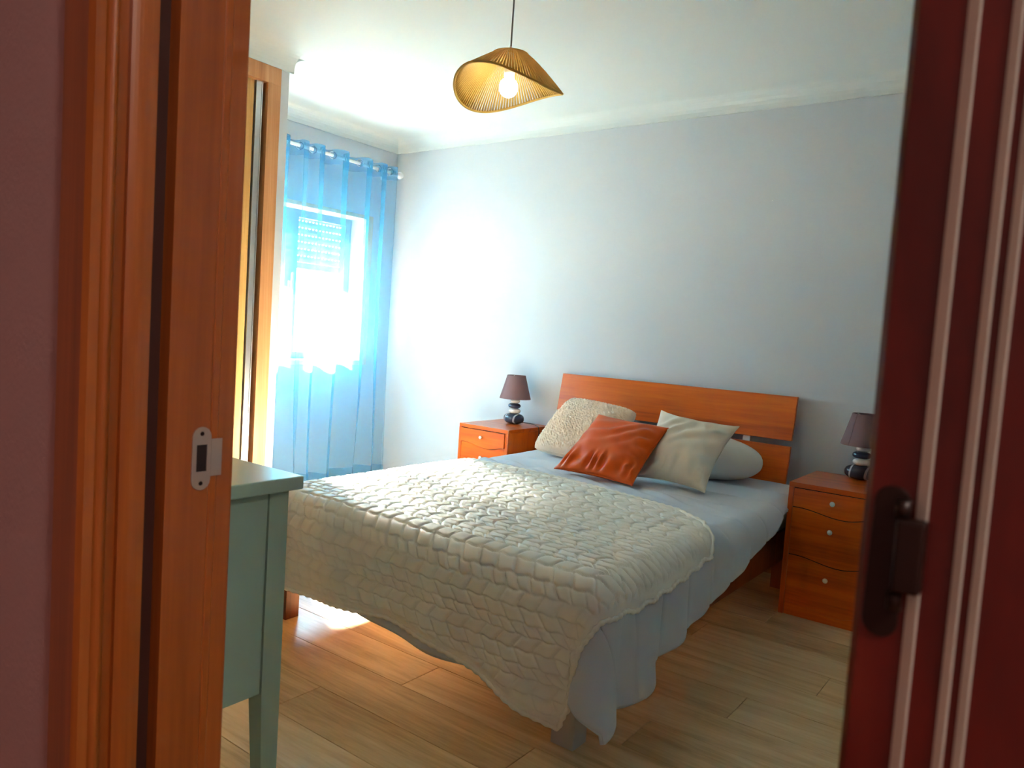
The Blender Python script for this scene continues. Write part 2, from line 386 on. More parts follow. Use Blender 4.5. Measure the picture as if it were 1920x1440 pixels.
bd = [(x - 0.05, 0.4145)] + [(x - 0.006 + 0.006 * math.sin(PI * i / 8), 0.4145 - 0.0145 * i / 8) for i in range(9)] + [(x - 0.05, 0.400)]
link('bead', MB().prism_z(bd, 0, DH), 'jamb', d1)
link('casing', MB().prism_z([(x - 0.004, 0.399), (x - 0.051, 0.399), (x - 0.051, 0.3975), (x - 0.077, 0.3975), (x - 0.077, 0.388), (x - 0.070, 0.384), (x - 0.012, 0.384), (x - 0.004, 0.388)], 0, DH), 'jamb', d1)
link('casing', MB().box(x - 0.07, x - 0.0017, 0.5555, 0.573, 0, DH), 'jamb', d1, bevel=0.003)
# strike plate with latch hole, lip and screws
sp = MB(); t = 0.0016; xf = x + t
def arc(cy, cz, r, a0, a1, n=8): return [(cy + r * math.cos(a0 + (a1 - a0) * i / n), cz + r * math.sin(a0 + (a1 - a0) * i / n)) for i in range(n + 1)]
y0, y1 = 0.513, 0.5385; yc = (y0 + y1) / 2; r = (y1 - y0) / 2
sp.prism_x([(y1, 1.043)] + arc(yc, 1.053, r, 0, PI) + [(y0, 1.043)], x, xf)
sp.prism_x([(y0, 1.009)] + arc(yc, 0.998, r, PI, 2 * PI) + [(y1, 1.009)], x, xf)
sp.box(x, xf, y0, 0.519, 1.009, 1.043); sp.box(x, xf, 0.533, y1, 1.009, 1.043); sp.box(x, xf + 0.0004, y1, 0.5535, 1.002, 1.0495)
spo = link('strike_plate', sp, 'steel', d1); tag(spo, 'pale steel strike plate with a square latch hole')
link('latch_hole', MB().box(x - 0.0005, x + 0.0004, 0.519, 0.533, 1.009, 1.043), 'dark', spo)
for z in (1.057, 0.994):
    sc = MB().lathe([(0.0001, 0), (0.0028, 0), (0.0022, 0.0008), (0.0001, 0.0005)], (0, 0, 0), 12)
    sc.v = [(xf + pz, yc + px, z + py) for px, py, pz in sc.v]
    link('screw', sc, 'bronze', spo)
# right side of the frame, dark and close to the lens, with reflected highlights painted as pale strips
x = RX; yf = 0.385
link('jamb_board', MB().box(x, x + 0.045, 0.3985, 0.567, 0, DH), 'dark_wood', d1)
a = 0.0048; h = 0.0030
s1, s2, s3 = -0.0510, -0.0340, -0.0262
prof = [(x, 0.3985), (x, yf + 0.003), (x + 0.003, yf), (s1, yf), (s1 + a, yf - h), (s2, yf - h), (s2 + a * .75, yf - 1.8 * h), (s3, yf - 1.8 * h), (s3 + a * .7, yf - 2.6 * h), (0.014, yf - 2.6 * h), (0.02, yf), (0.02, 0.3975), (x + 0.05, 0.3975), (x + 0.05, 0.3985)]
rc = link('casing', MB().prism_z(prof, 0, DH), 'dark_wood', d1); tag(rc, 'dark reddish brown moulded door casing')
def highlight(x0, y0, x1, y1):
    e = 0.0006
    link('highlight_strip', MB().prism_z([(x0 - e, y0), (x0 - e, y0 - e), (x1 - e, y1 - e), (x1, y1 - e), (x1, y1), (x0, y0)], 0, DH), 'highlight', rc)
highlight(s1, yf, s1 + a, yf - h); highlight(s2, yf - h, s2 + a * .75, yf - 1.8 * h); highlight(s3, yf - 1.8 * h, s3 + a * .7, yf - 2.6 * h)
lp = MB(); cx = -0.0612; r = 0.0078
pl = [(cx + r * math.cos(q), 1.143 + r * math.sin(q)) for q in np.linspace(0, PI, 10)] + [(cx - 0.0008 + r * math.cos(q), 1.087 + r * math.sin(q)) for q in np.linspace(PI, 2 * PI, 10)]
lp.prism_y(pl, yf - 0.0016, yf)
lpo = link('latch_plate', lp, 'bronze', d1, bevel=0.0006); tag(lpo, 'dark bronze oblong plate with a raised grip block')
link('grip', MB().box(-0.0575, -0.0455, yf - 0.012, yf - 0.0016, 1.1045, 1.1375), 'bronze', lpo, bevel=0.0016)
for z in (1.1415, 1.099): link('grip_foot', MB().lathe([(0.0034, -0.004), (0.0034, 0.004)], (-0.0560, yf - 0.0055, z), 12), 'bronze', lpo, True)
link('door_head', MB().box(JX - 0.04, RX + 0.04, 0.40, 0.567, DH, DH + 0.03), 'jamb', d1)
link('casing', MB().box(JX - 0.077, RX + 0.077, 0.384, 0.3975, DH, DH + 0.08), 'dark_wood', d1)
link('threshold', MB().box(JX, RX, 0.40, 0.56, 0.0002, 0.006), 'base', d1)

# ------------------------------------------------------------------ window
wn = thing('window_1', (XW, 3.27, 0.9), 'pale wood framed window behind blue sheer curtains', kind='structure')
def cas(n, mb): return link(n, mb, 'window_wood', wn, bevel=0.002)
cas('casing', MB().box(XW, XW + 0.016, OY1, OY1 + 0.068, OZ0 - 0.03, OZ1 + 0.028))
cas('casing', MB().box(XW, XW + 0.016, OY0 - 0.068, OY0, OZ0 - 0.03, OZ1 + 0.028))
cas('casing', MB().box(XW, XW + 0.016, OY0, OY1, OZ1, OZ1 + 0.028))
cas('sill', MB().box(XW - 0.14, XW + 0.03, OY0, OY1, OZ0 - 0.03, OZ0 + 0.003))
ym = (OY0 + OY1) / 2
for (a, b) in ((OY0, ym + 0.012), (ym + 0.012, OY1)):
    f = MB(); xs0, xs1 = XW - 0.19, XW - 0.145; q = 0.05
    f.box(xs0, xs1, a, a + q, OZ0, OZ1); f.box(xs0, xs1, b - q, b, OZ0, OZ1); f.box(xs0, xs1, a + q, b - q, OZ0, OZ0 + q); f.box(xs0, xs1, a + q, b - q, OZ1 - q, OZ1)
    so = link('sash', f, 'sash', wn)
    link('pane', MB().box(XW - 0.170, XW - 0.166, a + q, b - q, OZ0 + q, OZ1 - q), 'pane', so)
hd = MB().box(XW - 0.145, XW - 0.135, ym - 0.01, ym + 0.034, 1.36, 1.46); hd.box(XW - 0.135, XW - 0.115, ym + 0.004, ym + 0.02, 1.40, 1.52)
link('window_handle', hd, 'alu', wn, bevel=0.003)
# roller shutter with slats, half lowered outside
sh = thing('roller_shutter', (XW - 0.215, 3.27, 1.55), 'cream slatted roller shutter half lowered outside the window', 'shutter')
z = 1.555; sx = XW - 0.215; pitch = 0.049
link('bottom_bar', MB().box(sx - 0.006, sx + 0.006, OY0 + 0.004, OY1 - 0.004, z, z + 0.045), 'shutter', sh, bevel=0.003)
z += 0.047
nconn = 34
while z < OZ1 + 0.06:
    s = MB(); prof = []
    n = 7
    for i in range(n + 1):
        u = i / n; prof.append((0.007 * math.sin(PI * u), z + (pitch - 0.008) * u))
    poly = [(sx + 0.003 + a, b) for a, b in prof] + [(sx - 0.003 + a * .6, b) for a, b in prof[::-1]]
    s.prism_y(poly, OY0 + 0.004, OY1 - 0.004)
    for k in range(nconn):
        yy = OY0 + 0.006 + (OY1 - OY0 - 0.012) * k / nconn
        s.box(sx - 0.002, sx + 0.002, yy, yy + 0.016, z + pitch - 0.009, z + pitch + 0.001)
    link('slat', s, 'shutter', sh)
    z += pitch
# ground outside
tag(link('outside_ground', MB().box(-60, XW - 0.4, -40, 50, -6.2, -6.0), 'ground'), 'pale sunlit ground outside the window', kind='structure')

# ------------------------------------------------------------------ curtain rod and curtains
XC, ZR = -4.12, 2.308
rod = thing('curtain_rod', (XC, 3.3, ZR), 'white metal curtain rod with round end knob above the window', 'curtain rod')
link('pole', MB().tube([(XC, 2.56, ZR + 0.012), (XC, 3.985, ZR - 0.006)], 0.0115, 12), 'white_metal', rod, True)
link('finial', MB().sphere((XC, 4.005, ZR - 0.006), 0.026, 0.03, 0.026), 'white_metal', rod, True)
for yy in (3.955, 2.60):
    b = MB().box(XW, XC - 0.008, yy - 0.006, yy + 0.006, ZR - 0.016, ZR - 0.004); b.torus((XC, yy, ZR), 0.015, 0.005, (0, 1, 0)); b.box(XW, XW + 0.006, yy - 0.02, yy + 0.02, ZR - 0.04, ZR + 0.03)
    link('bracket', b, 'white_metal', rod)
EY = [2.60, 2.68, 2.76, 2.84, 2.92, 3.01, 3.105, 3.16, 3.21, 3.29, 3.375, 3.49, 3.615, 3.71, 3.785, 3.855, 3.905]
def curtain(name, ya, yb, label, n, seed, ph0, gain):
    rnd = np.random.RandomState(seed)
    ye = np.array([e for e in EY if ya - 0.001 < e < yb + 0.001])
    kk = np.array([EY.index(e) for e in ye]) * PI
    ys = np.linspace(ya, yb, n); zs = np.concatenate([np.linspace(2.348, 2.25, 8)[:-1], np.linspace(2.25, 0.11, 46)[:-1], np.linspace(0.11, 0.068, 4)])
    full = np.array([2.50] + EY + [4.02]); ph = np.array([-PI] + [i * PI for i in range(len(EY))] + [len(EY) * PI])
    phase = np.interp(ys, full, ph)
    k = np.ones(7) / 7; phase = np.convolve(np.pad(phase, 3, mode='edge'), k, mode='valid')
    gap = np.interp(ys, full, np.r_[0.12, np.gradient(np.array(EY)), 0.12])
    Yg, Zg = np.meshgrid(ys, zs, indexing='ij')
    A = (np.clip(gap * 0.58, 0.036, 0.075))[:, None] * gain
    f = np.clip((2.3 - Zg) / 2.3, 0, 1)
    ph_g = phase[:, None] + 0.5 * f * np.sin(ys * 6 + seed)[:, None]
    s = np.sin(ph_g)
    X = XC + A * (np.sign(s) * np.abs(s) ** (0.75)) * (1 - 0.25 * f)
    X += 0.006 * f * np.sin(17 * Yg + 3.1 * Zg + seed) + 0.004 * np.sin(41 * Yg + 1.7 * Zg) * f
    Y = Yg + 0.02 * f * np.sin(2.2 * Zg + ys[:, None] * 7 + seed) - 0.012 * np.sin(2 * ph_g) * (1 - f)
    X = np.maximum(X, XW + 0.03)
    Zg = Zg + (0.008 * np.sin(ys * 11 + seed))[:, None] * f
    P = np.stack([X, Y, Zg], -1)
    root = thing(name, (XC, (ya + yb) / 2, 0.07), label, 'curtain', 'blue sheer curtains at the window')
    mb = MB().grid(P); link('panel', mb, 'sheer', root, True)
    off = np.zeros_like(P[:, -9:]); off[..., 0] = 0.003
    link('hem', MB().grid(P[:, -5:] + off[:, -5:]), 'sheer', root, True)
    link('heading_band', MB().grid(P[:, :8] + np.array([0.003, 0, 0])), 'sheer', root, True)
    for i, e in enumerate(EY):
        if ya < e < yb:
            sgn = 1 if i % 2 == 0 else -1
            link('eyelet_ring', MB().torus((XC, e, ZR + 0.002), 0.0235, 0.0042, (1, -0.85 * sgn, 0), 24, 8), 'chrome', root, True)
curtain('curtain', 2.56, 3.155, 'blue sheer curtain panel beside the wardrobe end', 260, 3, 0, 1.0)
curtain('curtain', 3.162, 3.950, 'blue sheer curtain panel beside the headboard wall corner', 340, 5, 0, 1.0)

# ------------------------------------------------------------------ wardrobe
wd = thing('wardrobe', (WX - 0.3, 1.55, 0), 'built-in sliding wardrobe in pale wood beside the curtains', 'wardrobe')
fy1 = WY - 0.056; fy0 = 0.661
def wf(n, mb, m='wardrobe_frame', bv=0.0015): return link(n, mb, m, wd, bevel=bv)
wf('frame_post', MB().box(WX - 0.10, WX + 0.012, fy1 - 0.077, fy1, 0, 2.400))
wf('frame_post', MB().box(WX - 0.10, WX + 0.012, fy0, fy0 + 0.077, 0, 2.400))
wf('frame_header', MB().box(WX - 0.10, WX + 0.0125, fy0, fy1, 2.400, ZCOVE - 0.001))
ymid = (fy0 + fy1) / 2
dd = wf('sliding_door', MB().box(WX - 0.045, WX - 0.022, ymid - 0.03, fy1 - 0.135, 0.03, 2.40), 'wardrobe_door')
ap = MB().box(WX - 0.052, WX - 0.012, fy1 - 0.129, fy1 - 0.100, 0.03, 2.40); ap.box(WX - 0.052, WX - 0.008, fy1 - 0.100, fy1 - 0.094, 0.03, 2.40)
link('edge_profile', ap, 'alu', dd)
d2 = wf('sliding_door', MB().box(WX - 0.082, WX - 0.058, fy0 + 0.11, ymid + 0.06, 0.03, 2.40), 'wardrobe_door')
link('edge_profile', MB().box(WX - 0.09, WX - 0.05, fy0 + 0.080, fy0 + 0.11, 0.03, 2.40), 'alu', d2)
wf('interior_back', MB().box(WX - 0.12, WX - 0.105, fy0, fy1, 0.0, 2.45), 'dark', 0)
wf('bottom_track', MB().box(WX - 0.10, WX, fy0 + 0.077, fy1 - 0.077, 0.0, 0.028), 'alu')

# ------------------------------------------------------------------ mint dresser in the foreground
DX, DY, DZ = -1.387, 1.099, 0.85
ds = thing('dresser', (DX - 0.5, 0.83, 0), 'mint green painted dresser on tapered legs by the doorway', 'dresser')
DW = 0.98; dy0 = 0.60
tp = link('top_board', MB().box(DX - DW, DX, dy0 - 0.015, DY, DZ - 0.031, DZ), 'mint', ds, bevel=0.003)
px = DX - 0.030
pb = MB().box(px - 0.03, px - 0.004, dy0 + 0.05, DY - 0.07, 0.346, DZ - 0.0312); link('side_panel', pb, 'mint', ds, bevel=0.001)
pb = MB().box(DX - DW + 0.034, DX - DW + 0.06, dy0 + 0.05, DY - 0.07, 0.346, DZ - 0.0312); link('side_panel', pb, 'mint', ds, bevel=0.001)
link('back_panel', MB().box(DX - DW + 0.06, px - 0.03, dy0 + 0.02, dy0 + 0.035, 0.346, DZ - 0.0312), 'mint', ds)
link('bottom_panel', MB().box(DX - DW + 0.06, px - 0.03, dy0 + 0.035, DY - 0.05, 0.346, 0.366), 'mint', ds)
for lx in (px - 0.05, DX - DW + 0.03):
    for ly in (dy0, DY - 0.068):
        ins = 0.018 if lx > -2 else -0.018
        iy = -0.010 if ly > 0.8 else 0.010
        lg = MB().box(lx, lx + 0.05, ly, ly + 0.05, 0.346, DZ - 0.0312)
        xa, xb = (lx + 0.018, lx + 0.05) if lx > -2 else (lx, lx + 0.032)
        yb0, yb1 = (ly + 0.012, ly + 0.05) if ly > 0.8 else (ly, ly + 0.038)
        lg.hexa([(xa, yb0, 0), (xb, yb0, 0), (xb, yb1, 0), (xa, yb1, 0)], [(lx, ly, 0.3461), (lx + 0.05, ly, 0.3461), (lx + 0.05, ly + 0.05, 0.3461), (lx, ly + 0.05, 0.3461)])
        link('leg', lg, 'mint', ds)
zz = 0.372
for k in range(3):
    h3 = (DZ - 0.031 - 0.372 - 0.012) / 3
    for (xa, xb) in ((DX - DW + 0.085, DX - DW / 2 - 0.006), (DX - DW / 2 + 0.006, px - 0.055)):
        dr = link('drawer', MB().box(xa, xb, DY - 0.045, DY - 0.02, zz, zz + h3 - 0.008), 'mint', ds, bevel=0.002)
        link('knob', MB().sphere(((xa + xb) / 2, DY - 0.008, zz + h3 / 2), 0.014, 0.014, 0.014, 14, 8), 'knob', dr, True)
    zz += h3

# ------------------------------------------------------------------ nightstands
def nightstand(cx, yf, proud, label):
    W, Dp, H = 0.39, 0.45, 0.612; x0, x1 = cx - W / 2, cx + W / 2; t = 0.022
    r = thing('nightstand', (cx, yf + Dp / 2, 0), label, 'nightstand', 'cherry wood nightstands beside the bed')
    link('top_board', MB().box(x0, x1, yf, yf + Dp, H - t, H), 'orange_x', r, bevel=0.0012)
    link('side_panel', MB().box(x0, x0 + t, yf, yf + Dp, 0, H - t - 0.0004), 'orange_z', r, bevel=0.001)
    link('side_panel', MB().box(x1 - t, x1, yf, yf + Dp, 0, H - t - 0.0004), 'orange_z', r, bevel=0.001)
    link('back_panel', MB().box(x0 + t, x1 - t, yf + Dp - 0.012, yf + Dp, 0.02, H - t), 'orange_z', r)
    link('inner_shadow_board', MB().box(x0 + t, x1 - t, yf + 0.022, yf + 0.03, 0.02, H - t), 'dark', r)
    xs = np.linspace(x0 + t + 0.0015, x1 - t - 0.0015, 25); s = (xs - xs[0]) / (xs[-1] - xs[0])
    sm = lambda a, b, q: np.clip((q - a) / (b - a), 0, 1) ** 2 * (3 - 2 * np.clip((q - a) / (b - a), 0, 1))
    wave = -0.024 * sm(0.08, 0.62, s) + 0.020 * sm(0.66, 1.0, s)
    def front(name, lo, hi, y, knob, mat='orange_x'):
        n = len(xs); th = 0.018
        vs = [(xs[i], yy, zz) for yy in (y, y + th) for zz_ in (0, 1) for i in range(n) for zz in ((lo[i], hi[i])[zz_],)]
        mb = MB(); fs = []
        A = lambda face, top, i: face * 2 * n + top * n + i
        for i in range(n - 1):
            fs += [(A(0, 0, i), A(0, 0, i + 1), A(0, 1, i + 1), A(0, 1, i)), (A(1, 0, i + 1), A(1, 0, i), A(1, 1, i), A(1, 1, i + 1)),
                   (A(0, 1, i), A(0, 1, i + 1), A(1, 1, i + 1), A(1, 1, i)), (A(0, 0, i + 1), A(0, 0, i), A(1, 0, i), A(1, 0, i + 1))]
        fs += [(A(0, 0, 0), A(0, 1, 0), A(1, 1, 0), A(1, 0, 0)), (A(0, 0, n - 1), A(1, 0, n - 1), A(1, 1, n - 1), A(0, 1, n - 1))]
        mb.add(vs, fs); o = link(name, mb, mat, r)
        if knob:
            k = MB().lathe([(0.0045, 0), (0.0045, 0.010), (0.0105, 0.013), (0.0115, 0.018), (0.0085, 0.023), (0.002, 0.0245)], (0, 0, 0), 20)
            k.v = [(cx + a, y - c, knob + b) for a, b, c in k.v]; link('knob', k, 'knob', o, True)
        return o
    top = np.full_like(xs, H - t - 0.004); g = 0.0022
    w1 = 0.500 + wave; w2 = 0.281 + wave; w3 = 0.060 + wave
    front('shadow_line', top + 0.0002, top + 0.0038, yf + 0.004, 0, 'dark')  # dark strip painted as the shadow under the top board
    front('drawer', w1 + g, top, yf + 0.002 - proud, 0.544)
    front('drawer', w2 + g, w1 - g, yf + 0.002, 0.417)
    front('drawer', w3 + g * 0.6, w2 - g, yf + 0.002, 0.199)
    for w_ in (w1, w2): front('shadow_line', w_ - g * 0.98, w_ + g * 0.98, yf + 0.0035, 0, 'dark')  # dark strips stand in for the shadow between drawer fronts
    front('plinth', np.full_like(xs, 0.0), w3 - g * 0.4, yf + 0.006, 0)
    return r
nightstand(-2.897, 3.645, 0.010, 'orange wood nightstand beside the window curtain, its top drawer slightly open')
nightstand(-0.797, 3.516, 0.0, 'orange wood nightstand half hidden by the dark door casing')

# ------------------------------------------------------------------ pebble table lamps
def pebble_lamp(cx, cy, label, cord):
    z0 = 0.6125; r = thing('table_lamp', (cx, cy, z0), label, 'lamp', 'pebble table lamps on the nightstands')
    link('base_pebble', MB().sphere((cx, cy, z0 + 0.034), 0.073, 0.055, 0.035, 28, 14, 0.8), 'pebble_base', r, True, origin=(cx, cy, z0))
    link('pebble', MB().sphere((cx + 0.002, cy, z0 + 0.084), 0.042, 0.036, 0.017, 24, 12, 0.8), 'pebble_white', r, True)
    link('pebble', MB().sphere((cx - 0.001, cy, z0 + 0.117), 0.043, 0.037, 0.0175, 24, 12, 0.8), 'pebble_dark', r, True)
    link('pebble', MB().sphere((cx + 0.002, cy, z0 + 0.147), 0.032, 0.030, 0.0135, 24, 12, 0.8), 'pebble_white', r, True)
    link('stem', MB().lathe([(0.008, 0.15), (0.008, 0.20), (0.014, 0.20), (0.014, 0.235)], (cx, cy, z0), 16), 'white_plastic', r, True)
    s = MB(); zb, zt, rb, rt_ = z0 + 0.164, z0 + 0.316, 0.102, 0.060
    s.lathe([(rb, zb), (rt_, zt), (rt_ - 0.002, zt), (rb - 0.002, zb), (rb, zb)], (cx, cy, 0), 48, cap=False)
    so = link('shade', s, 'lamp_shade', r, True)
    es = so.modifiers.new('split', 'EDGE_SPLIT'); es.split_angle = 0.7
    sm = MB(); ang = -2.05
    for q in (0,):
        c, s_ = math.cos(ang), math.sin(ang)
        sm.tube([(cx + (rb + 0.0006) * c, cy + (rb + 0.0006) * s_, zb), (cx + (rt_ + 0.0006) * c, cy + (rt_ + 0.0006) * s_, zt)], 0.0014, 6)
    link('seam', sm, 'lamp_shade', so)
    sr = MB(); sr.torus((cx, cy, zt - 0.012), 0.014, 0.0015, (0, 0, 1), 16, 6)
    for q in range(3):
        a = q * 2 * PI / 3 + 0.4; sr.tube([(cx + 0.014 * math.cos(a), cy + 0.014 * math.sin(a), zt - 0.012), (cx + 0.0585 * math.cos(a), cy + 0.0585 * math.sin(a), zt - 0.003)], 0.0013, 6)
    link('shade_ring', sr, 'white_metal', so)
    if cord: link('power_cord', MB().tube(cord, 0.0028, 8), 'cable', r, True)
zc = 0.6125 + 0.003
pebble_lamp(-2.895, 3.955, 'pebble table lamp with mauve shade before the bright wall', [(-2.84, 3.965, zc + 0.012), (-2.80, 3.972, zc + 0.010), (-2.77, 3.975, zc + 0.010), (-2.745, 3.975, zc + 0.007), (-2.72, 3.97, zc + 0.002), (-2.698, 3.96, zc - 0.004), (-2.692, 3.958, zc - 0.03), (-2.691, 3.957, zc - 0.25)])
pebble_lamp(-0.775, 3.90, 'pebble table lamp partly hidden behind the dark door casing', None)

# ------------------------------------------------------------------ bed
BX0, BX1 = -2.56, -1.07
bed = thing('bed', (-1.82, 2.95, 0), 'double bed with slanted two-panel orange wood headboard', 'bed')
def slanted(n, za, zb):
    ya = lambda z: 3.955 + (4.05 - 3.955) * (z - 0.473) / (0.966 - 0.473)
    x0, x1, t = -2.60, -1.14, 0.022
    mb = MB().hexa([(x0, ya(za), za), (x1, ya(za), za), (x1, ya(za) + t, za), (x0, ya(za) + t, za)], [(x0, ya(zb), zb), (x1, ya(zb), zb), (x1, ya(zb) + t, zb), (x0, ya(zb) + t, zb)])
    return link(n, mb, 'orange_x', bed, bevel=0.002)
slanted('headboard_panel', 0.737, 0.966); slanted('headboard_panel', 0.475, 0.708)
for xx in (-1.383, -2.35):
    ya = lambda z: 3.955 + 0.095 * (z - 0.473) / 0.493 + 0.0222
    mb = MB().hexa([(xx - 0.02, ya(0.2), 0.2), (xx + 0.02, ya(0.2), 0.2), (xx + 0.02, ya(0.2) + 0.012, 0.2), (xx - 0.02, ya(0.2) + 0.012, 0.2)], [(xx - 0.02, ya(0.9), 0.9), (xx + 0.02, ya(0.9), 0.9), (xx + 0.02, ya(0.9) + 0.012, 0.9), (xx - 0.02, ya(0.9) + 0.012, 0.9)])
    link('headboard_bracket', mb, 'white_metal', bed)
link('side_rail', MB().box(BX1 - 0.03, BX1, 1.93, 3.93, 0.17, 0.32), 'bed_frame', bed, bevel=0.002)
link('side_rail', MB().box(BX0, BX0 + 0.03, 1.93, 3.93, 0.17, 0.32), 'bed_frame', bed, bevel=0.002)
link('end_rail', MB().box(BX0, BX1, 1.90, 1.93, 0.20, 0.32), 'bed_frame', bed, bevel=0.002)
link('end_rail', MB().box(BX0, BX1, 3.90, 3.93, 0.17, 0.32), 'bed_frame', bed, bevel=0.002)
for k in range(12):
    yy = 2.0 + k * 0.165; link('slat', MB().box(BX0 + 0.03, BX1 - 0.03, yy, yy + 0.07, 0.285, 0.30), 'window_wood', bed)
link('leg', MB().box(-1.145, -1.066, 1.855, 1.93, 0, 0.20), 'grey_leg', bed, bevel=0.002)['label'] = 'grey block leg under the duvet corner'
link('leg', MB().box(-2.52, -2.43, 1.865, 1.93, 0, 0.21), 'bed_frame', bed, bevel=0.002)
for xx in (BX0, BX1 - 0.07): link('leg', MB().box(xx, xx + 0.07, 3.86, 3.93, 0, 0.18), 'bed_frame', bed)
mt = MB().box(BX0 + 0.02, BX1 - 0.005, 1.94, 3.94, 0.301, 0.478)
mo = link('mattress', mt, 'mattress', None, bevel=0.05, seg=4, origin=(-1.82, 2.95, 0.3)); tag(mo, 'pale mattress on the bed frame beneath the grey duvet', 'mattress')

# ------------------------------------------------------------------ draped bedding
TOPZ, RR = 0.508, 0.085
RX0, RX1, RY0 = -2.50, -1.06, 1.905
_rs = np.random.RandomState(11)
_dirs = _rs.uniform(0, 2 * PI, 30); _fr = _rs.uniform(4, 24, 30); _pp = _rs.uniform(0, 2 * PI, 30)
def lump(x, y, fmax=99):
    s = 0
    for a, f, p in zip(_dirs, _fr, _pp):
        if f < fmax: s = s + np.sin(f * (x * math.cos(a) + y * math.sin(a)) + p) / f ** 0.9
    return s
def drape(A, B, lift):
    nx = np.clip(A, RX0, RX1); ny = np.maximum(B, RY0)
    dx = A - nx; dy = B - ny
    adx, ady = np.abs(dx), np.abs(dy); pw = 2.5
    d = (adx ** pw + ady ** pw) ** (1 / pw); hyp = np.hypot(dx, dy) + 1e-9
    ux, uy = dx / hyp, dy / hyp
    R = RR + lift; q = RR * PI / 2
    th = np.clip(d / RR, 0, PI / 2)
    out = R * np.sin(th); down = R * (1 - np.cos(th)) + np.maximum(d - q, 0)
    phi = np.arctan2(ady, adx + 1e-9)
    per = ny - nx + 0.14 * phi
    g = np.clip((d - 0.10) / 0.30, 0, 1.4)
    right = np.clip((A - RX1) / 0.05, 0, 1); 
    near = np.clip((2.55 - B) / 0.6, 0, 1)
    fold = (0.5 + 0.5 * np.sin(per * 2 * PI / 0.22 + 0.9 + 1.2 * np.sin(per * 5))) * (0.012 + 0.058 * near) * right + 0.010 * (1 + np.sin(per * 2 * PI / 0.34 + 2.0)) * (1 - right)
    out = out + g * fold + 0.008 * g * np.sin(2 * phi)
    topm = np.clip(1 - d / 0.14, 0, 1)
    z = TOPZ + lift - down + topm * (0.0032 * lump(A, B, 14) + 0.010 * np.sin(PI * np.clip((A - RX0) / (RX1 - RX0), 0, 1)))
    return np.stack([nx + ux * out, ny + uy * out, z], -1)
def normals(P):
    a = np.gradient(P, axis=0); b = np.gradient(P, axis=1); n = np.cross(a, b); n /= np.linalg.norm(n, axis=-1, keepdims=True) + 1e-9
    s = np.sign(n[n.shape[0] // 2, n.shape[1] * 2 // 3, 2]); return n * s
def grid_obj(name, P, mat, parent, origin):
    n, m = P.shape[:2]; me = bpy.data.meshes.new(name)
    idx = np.arange(n * m).reshape(n, m)
    F = np.stack([idx[:-1, :-1], idx[1:, :-1], idx[1:, 1:], idx[:-1, 1:]], -1).reshape(-1, 4)
    me.vertices.add(n * m); me.vertices.foreach_set('co', (P - np.array(origin)).astype(np.float32).ravel())
    me.loops.add(F.size); me.loops.foreach_set('vertex_index', F.ravel().astype(np.int32))
    me.polygons.add(len(F)); me.polygons.foreach_set('loop_start', np.arange(0, F.size, 4, dtype=np.int32)); me.polygons.foreach_set('loop_total', np.full(len(F), 4, dtype=np.int32))
    me.update(calc_edges=True); me.validate(); me.polygons.foreach_set('use_smooth', np.ones(len(F), dtype=bool)); me.materials.append(M[mat])
    o = bpy.data.objects.new(name, me); COL.objects.link(o)
    if parent: o.parent = parent; o.location = Vector(origin) - parent_world(parent)
    else: o.location = origin
    return o
Q = RR * PI / 2
# duvet: hangs lower towards the foot on the right side
n, m = 300, 340
S, T = np.meshgrid(np.linspace(0, 1, n), np.linspace(0, 1, m), indexing='ij')
Bt = 3.93 + (RY0 - Q - 0.245 - 0.045 * np.clip((S - 0.72) / 0.15, 0, 1) - 3.93) * T
hang = np.interp(Bt, [1.5, 1.95, 2.1, 2.45, 2.8, 3.05, 3.28, 3.46, 3.93], [0.300, 0.275, 0.220, 0.165, 0.105, 0.045, 0.012, -0.055, -0.06])
Amin = RX0 - Q - 0.16; Amax = RX1 + Q + hang
A = Amin + (Amax - Amin) * S
Bq = Bt + 0.03 * np.sin(A * 5) * T ** 6
e1 = np.clip((A - RX1) / 0.45, 0, 1); e2 = np.clip((RY0 - Bq) / 0.46, 0, 1)
fr = np.where((e1 > 0) & (e2 > 0), np.maximum(e1, e2) / ((e1 ** 2.8 + e2 ** 2.8) ** (1 / 2.8) + 1e-9), 1.0)
A = np.where(e1 > 0, RX1 + (A - RX1) * fr, A); Bq = np.where(e2 > 0, RY0 + (Bq - RY0) * fr, Bq)
P = drape(A, Bq, 0.0)
Nn = normals(P)
seam = np.zeros_like(A)
for yk in (1.78, 1.98, 2.18, 2.38, 2.58, 2.78, 2.98, 3.18, 3.42, 3.66): seam += np.exp(-((Bq - yk) / 0.008) ** 2)
topf = np.clip(1 - (A - RX1) / 0.06, 0, 1)
wr = 0.0040 * lump(A * 1.9 + 3, Bq * 2.3) * (0.35 + 0.65 * np.clip((3.6 - Bq) / 0.4, 0, 1) * np.clip((Bq - 2.7) / 0.2, 0, 1))
wr += 0.007 * np.exp(-((Bq - 3.13 + 0.10 * (A + 1.9)) / 0.05) ** 2) * np.sin(34 * A + 60 * (Bq - 3.1)) * np.clip((-1.0 - A) / 0.4, 0, 1)
P = P + Nn * (-0.006 * seam + wr)[..., None]
dv = thing('duvet', (-1.82, 2.8, 0.5), 'pale blue grey quilted duvet draped over the bed', 'duvet')
do = grid_obj('quilt', P, 'duvet', dv, (-1.82, 2.8, 0.5))
so = do.modifiers.new('thick', 'SOLIDIFY'); so.thickness = 0.010; so.offset = 1.0 if normals(P)[n // 2, m // 2, 2] < 0 else -1.0
bdry = np.concatenate([P[0, ::4], P[::4, -1], P[-1, ::-4]]) 
link('piping', MB().tube([tuple(p) for p in bdry], 0.0065, 8), 'piping', dv, True)
DUV = P
